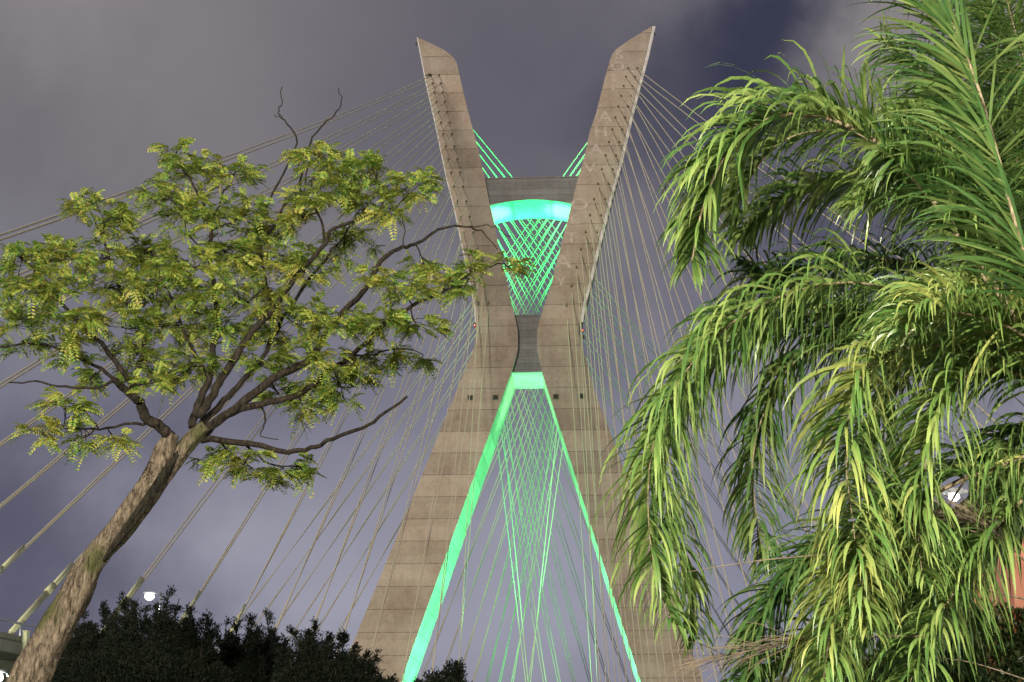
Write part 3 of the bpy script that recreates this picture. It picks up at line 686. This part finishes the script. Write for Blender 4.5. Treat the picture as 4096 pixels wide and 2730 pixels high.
# ------------------------------------------------------------------ dark evergreens
def leaf_cloud(P0, D, ln, wd):
    n = len(P0); D = D/np.linalg.norm(D, axis=1)[:, None]; r = rng.normal(0, 1, (n, 3)); W_ = np.cross(D, r); W_ /= np.linalg.norm(W_, axis=1)[:, None]
    l = (ln*rng.uniform(.6, 1.4, n))[:, None]; w = (wd*rng.uniform(.6, 1.3, n))[:, None]
    return np.stack([P0, P0+D*l*.5+W_*w*.5, P0+D*l, P0+D*l*.5-W_*w*.5], 1).reshape(-1, 3)
def evergreen(name, peaks, Y, label, mat, leafL=.075, leafW=.022, dens=1., body=None, group=None, conifer=True):
    cx = sum(p[0] for p in peaks)/len(peaks); b = Q(cx, 1568, Y); root = empty(name, (b.x, Y, 0)); B = Vector((b.x, Y, 0))
    tag(root, label, 'tree', group)
    m = MB(); m.tube([(0,0,-.05),(0,0,1.2),(.05,0,2.2)], [.16,.12,.08], 12, .05); ps = []; ds = []
    if conifer:
        peaks = list(peaks)
        for (x, y) in list(peaks):
            for q_ in range(3): peaks.append((x+random.uniform(-30, 30), y+random.uniform(28, 100)))
    for (x, y) in peaks:
        tp = Q(x, y, Y+random.uniform(-.6, .6)); fo = Vector((b.x+(tp.x-b.x)*.35, Y, 1.6)); line = catmull([fo, fo.lerp(tp, .5)+Vector(((tp.x-b.x)*.25+random.gauss(0, .22), 0, 0)), fo.lerp(tp, .8)+Vector((random.gauss(0, .1), 0, 0)), tp], 8)
        m.tube([p-B for p in line], [.05*(1-.85*i/(len(line)-1)) for i in range(len(line))], 6)
        # side sprays off the stem, getting longer downwards
        H = (tp-fo).length
        for k in range(int(70*dens)):
            t = random.random()**.8; i = min(len(line)-2, int((1-t)*(len(line)-1))); p = line[i].lerp(line[i+1], random.random())
            a = random.uniform(0, 6.283); ln = (.06+(.42 if conifer else .62)*t**.8)*random.uniform(.5, 1.2)
            d = Vector((math.cos(a), math.sin(a)*.8, random.uniform(.25, 1.1))).normalized(); steps = max(5, int(ln*46))
            for s_ in range(steps):
                u = s_/steps*ln; q = p+d*u+Vector((0, 0, .25*u*u))
                for z_ in range(5):
                    ps.append(q+Vector((random.gauss(0,.028), random.gauss(0,.028), random.gauss(0,.03)))); ds.append(d*.9+Vector((random.gauss(0,.55), random.gauss(0,.55), random.gauss(.25,.45))))
    if body:
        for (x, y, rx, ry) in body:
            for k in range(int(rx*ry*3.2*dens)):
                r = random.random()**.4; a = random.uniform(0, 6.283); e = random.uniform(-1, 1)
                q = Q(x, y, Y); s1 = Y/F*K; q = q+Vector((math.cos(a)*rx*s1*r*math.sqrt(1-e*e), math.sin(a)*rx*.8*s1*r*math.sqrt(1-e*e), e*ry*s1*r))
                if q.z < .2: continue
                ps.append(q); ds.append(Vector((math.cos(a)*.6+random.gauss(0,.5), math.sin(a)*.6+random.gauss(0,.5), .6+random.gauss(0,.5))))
    m.build('trunk', M_LIMB, root, True)
    A = leaf_cloud(np.array([list(v) for v in ps])-np.array(B), np.array([list(v) for v in ds]), leafL, leafW)
    np_mesh('crown', A, np.arange(len(A)).reshape(-1, 4), mat, root)
    return root
G = 'dark evergreens along the bottom of the photo'
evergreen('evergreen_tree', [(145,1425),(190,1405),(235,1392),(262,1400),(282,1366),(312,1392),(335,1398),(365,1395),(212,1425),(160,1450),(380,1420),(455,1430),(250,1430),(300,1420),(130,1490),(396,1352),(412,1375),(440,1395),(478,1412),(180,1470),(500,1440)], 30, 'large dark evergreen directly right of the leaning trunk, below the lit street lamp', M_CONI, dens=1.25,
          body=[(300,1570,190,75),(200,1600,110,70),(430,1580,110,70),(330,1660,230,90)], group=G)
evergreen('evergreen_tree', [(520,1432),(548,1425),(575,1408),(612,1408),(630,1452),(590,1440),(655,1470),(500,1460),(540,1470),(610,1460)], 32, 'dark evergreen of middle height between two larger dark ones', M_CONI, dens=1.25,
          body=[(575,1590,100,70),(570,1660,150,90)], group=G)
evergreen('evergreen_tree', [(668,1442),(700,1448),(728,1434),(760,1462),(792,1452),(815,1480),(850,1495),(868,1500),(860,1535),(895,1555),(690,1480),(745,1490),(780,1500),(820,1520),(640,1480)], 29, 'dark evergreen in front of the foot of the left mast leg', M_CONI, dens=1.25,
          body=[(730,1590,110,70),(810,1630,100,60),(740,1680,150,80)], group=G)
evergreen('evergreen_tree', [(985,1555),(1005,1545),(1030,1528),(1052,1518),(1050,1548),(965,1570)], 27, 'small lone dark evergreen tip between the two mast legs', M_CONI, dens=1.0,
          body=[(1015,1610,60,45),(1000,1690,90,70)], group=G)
evergreen('leafy_shrub', [(2010,1540),(2060,1500),(2110,1465),(2160,1440),(2200,1430),(2250,1415),(2300,1405),(2340,1400),(2390,1400)], 17, 'dark shrub with a few reddish leaves under the palm at the lower right', M_SHRUB, .075, .04, .9,
          body=[(2200,1530,170,75),(2330,1500,120,90),(2250,1640,260,100)], conifer=False)

# salmon painted building seen past the shrub on the right edge
bl = P(4030, 2450, 42)
bd = empty('rendered_building', (bl.x+5.2, 45.5, 0))
tag(bd, 'salmon painted building behind the palm at the right edge', 'building')
tz = P(4060, 2130, 42).z
m = MB(); m.box((0, 0, tz/2), (10, 7, tz)); wl = m.build('wall', plain('salmon_render', (.62, .26, .17), .85, 0, .2, 1.), bd)
m = MB(); m.box((0, 0, tz+.12), (10.5, 7.5, .24)); m.build('roof', M_DECK, bd)
for k in range(3):
    m = MB(); m.box((-3+k*3, -3.52, tz*.62), (1.2, .1, 1.1)); w_ = m.build('window', M_DARK, bd)
    m = MB(); m.box((-3+k*3, -3.56, tz*.62-.62), (1.4, .22, .1)); m.build('sill', M_DECK, w_)

# ------------------------------------------------------------------ lights
SUN_EL, SUN_AZ = R(16), R(-28)            # low warm glow of the city behind the camera
su = bpy.data.lights.new('city_glow', 'SUN'); su.energy = 2.25; su.angle = R(12); su.color = (1., .87, .72)
so = bpy.data.objects.new('city_glow', su); COL.objects.link(so)
dirv = Vector((math.sin(SUN_AZ)*math.cos(SUN_EL), -math.cos(SUN_AZ)*math.cos(SUN_EL), math.sin(SUN_EL)))   # towards the light
so.rotation_euler = dirv.to_track_quat('Z', 'Y').to_euler()
def wl_(x, y, z): return Vector((OX, OY, 0))+xl*x+yl*y+Vector((0, 0, z))
def spot(name, loc, tgt, en, size, col, blend=.5, rad=.5):
    L = bpy.data.lights.new(name, 'SPOT'); L.energy = en; L.spot_size = R(size); L.spot_blend = blend; L.color = col; L.shadow_soft_size = rad
    o = bpy.data.objects.new(name, L); COL.objects.link(o); o.location = loc; o.rotation_euler = (Vector(loc)-Vector(tgt)).to_track_quat('Z', 'Y').to_euler(); return o
GR = (.04, 1., .27)
# floodlights at the feet, between the legs, aimed across at the inner faces
spot('green_flood', wl_(17, -9, 3), wl_(-14, -4, 40), 5e5, 55, (.10, 1., .40), .35)
spot('green_flood', wl_(-17, -9, 3), wl_(14, -4, 40), 5e5, 55, (.10, 1., .40), .35)
spot('green_flood', wl_(0, 0, 30), wl_(0, 0, 74), 3.2e5, 20, (.32, 1., .50), .9)
# on the ledge above the waist, aimed at the arched soffit
for s_ in (-1, 1): spot('green_flood', wl_(s_*1.2, 0, zw1+1.2), wl_(s_*6.9, 0, zs+1), 1.5e5, 26, (.2, 1., .31), 1.)
for s_ in (-1, 1): spot('green_flood', wl_(s_*1.0, 0, zw1+1.), wl_(s_*3, 0, zs), 7e4, 120, GR, 1.)
# behind the mast, upwards into the crossing stays
for s_ in (-1, 1): spot('green_flood', wl_(s_*.9, hd(zw1)-.9, zw1+1.), wl_(s_*5, 16, 120), 9e4, 100, GR, 1.)
for s_ in (-1, 1): spot('green_flood', wl_(s_*16, 8.5, 4), wl_(-s_*6, 42, 60), 5e4, 64, (.2, 1., .42), 1.)
for s_ in (-1, 1): spot('green_flood', wl_(s_*26, 12, 4), wl_(s_*4, 22, 96), 1.6e5, 50, (.2, 1., .42), 1.)
# the street lamps of the road behind the camera
street_lamp(Vector((-5, -6, .12)), Vector((-5, -6, 9)), (0, 1.2, 0), 'street lamp beside the road left of the viewpoint', 46000, False, (1., .93, .78))[0]
street_lamp(Vector((11, -3, .12)), Vector((11, -3, 9)), (0, 1.2, 0), 'street lamp beside the road right of the viewpoint', 16000, False, (1., .95, .82))[0]

# ------------------------------------------------------------------ sky
w = bpy.data.worlds.new('World'); SC.world = w; w.use_nodes = True; nt = w.node_tree; bg = nt.nodes['Background']
class W_(NT):
    def __init__(s): s.t = nt
s = W_()
tc = s.n('ShaderNodeTexCoord').outputs['Generated']
sx = s.n('ShaderNodeSeparateXYZ'); s.l(tc, sx.inputs[0])
n1 = s.n('ShaderNodeTexNoise', i_Scale=6.5, i_Detail=9., i_Roughness=.52); s.l(tc, n1.inputs['Vector'])
n2 = s.n('ShaderNodeTexNoise', i_Scale=2.3, i_Detail=3.); s.l(tc, n2.inputs['Vector'])
warp = s.n('ShaderNodeVectorMath', operation='MULTIPLY_ADD'); s.l(n1.outputs['Color'], warp.inputs[0]); warp.inputs[1].default_value = (.30, .30, .30); s.l(tc, warp.inputs[2])
def blob(px, py, r0, r1):
    d = ray(px, py).normalized()+Vector((.15, .15, .15))
    v = s.n('ShaderNodeVectorMath', operation='DISTANCE'); s.l(warp.outputs[0], v.inputs[0]); v.inputs[1].default_value = d
    mr = s.n('ShaderNodeMapRange', interpolation_type='SMOOTHSTEP'); s.l(v.outputs['Value'], mr.inputs[0])
    mr.inputs[1].default_value = r0; mr.inputs[2].default_value = r1; mr.inputs[3].default_value = 1; mr.inputs[4].default_value = 0
    return mr.outputs[0]
base = s.ramp(sx.outputs[2], [(.0, (.18, .18, .24)), (.12, (.265, .268, .34)), (.24, (.205, .203, .26)), (.36, (.185, .176, .194)), (.46, (.208, .192, .205)), (1., (.12, .11, .13))])
mod = s.ramp(n1.outputs[0], [(.32, (.78, .78, .81)), (.68, (1.15, 1.14, 1.11))])
c = s.mix('MULTIPLY', 1., base, mod)
c = s.mix('MIX', s.math('MULTIPLY', blob(2130, 350, .03, .24), .62), c, (.062, .062, .095))
c = s.mix('MIX', s.math('MULTIPLY', blob(3030, 200, .01, .10), .92), c, (.026, .029, .06))
c = s.mix('MIX', s.math('MULTIPLY', blob(2780, 560, .02, .10), .6), c, (.035, .037, .068))
c = s.mix('MIX', s.math('MULTIPLY', blob(3150, 1050, .02, .10), .6), c, (.045, .048, .10))
c = s.mix('MIX', s.math('MULTIPLY', blob(120, 2350, .03, .2), .85), c, (.065, .065, .105))
s.l(c, bg.inputs[0]); bg.inputs[1].default_value = 1.12

SC.view_settings.view_transform = 'Standard'; SC.view_settings.look = 'None'; SC.view_settings.exposure = 0; SC.view_settings.gamma = 1
SC.render.engine = 'CYCLES'; SC.cycles.max_bounces = 6; SC.cycles.use_denoising = True
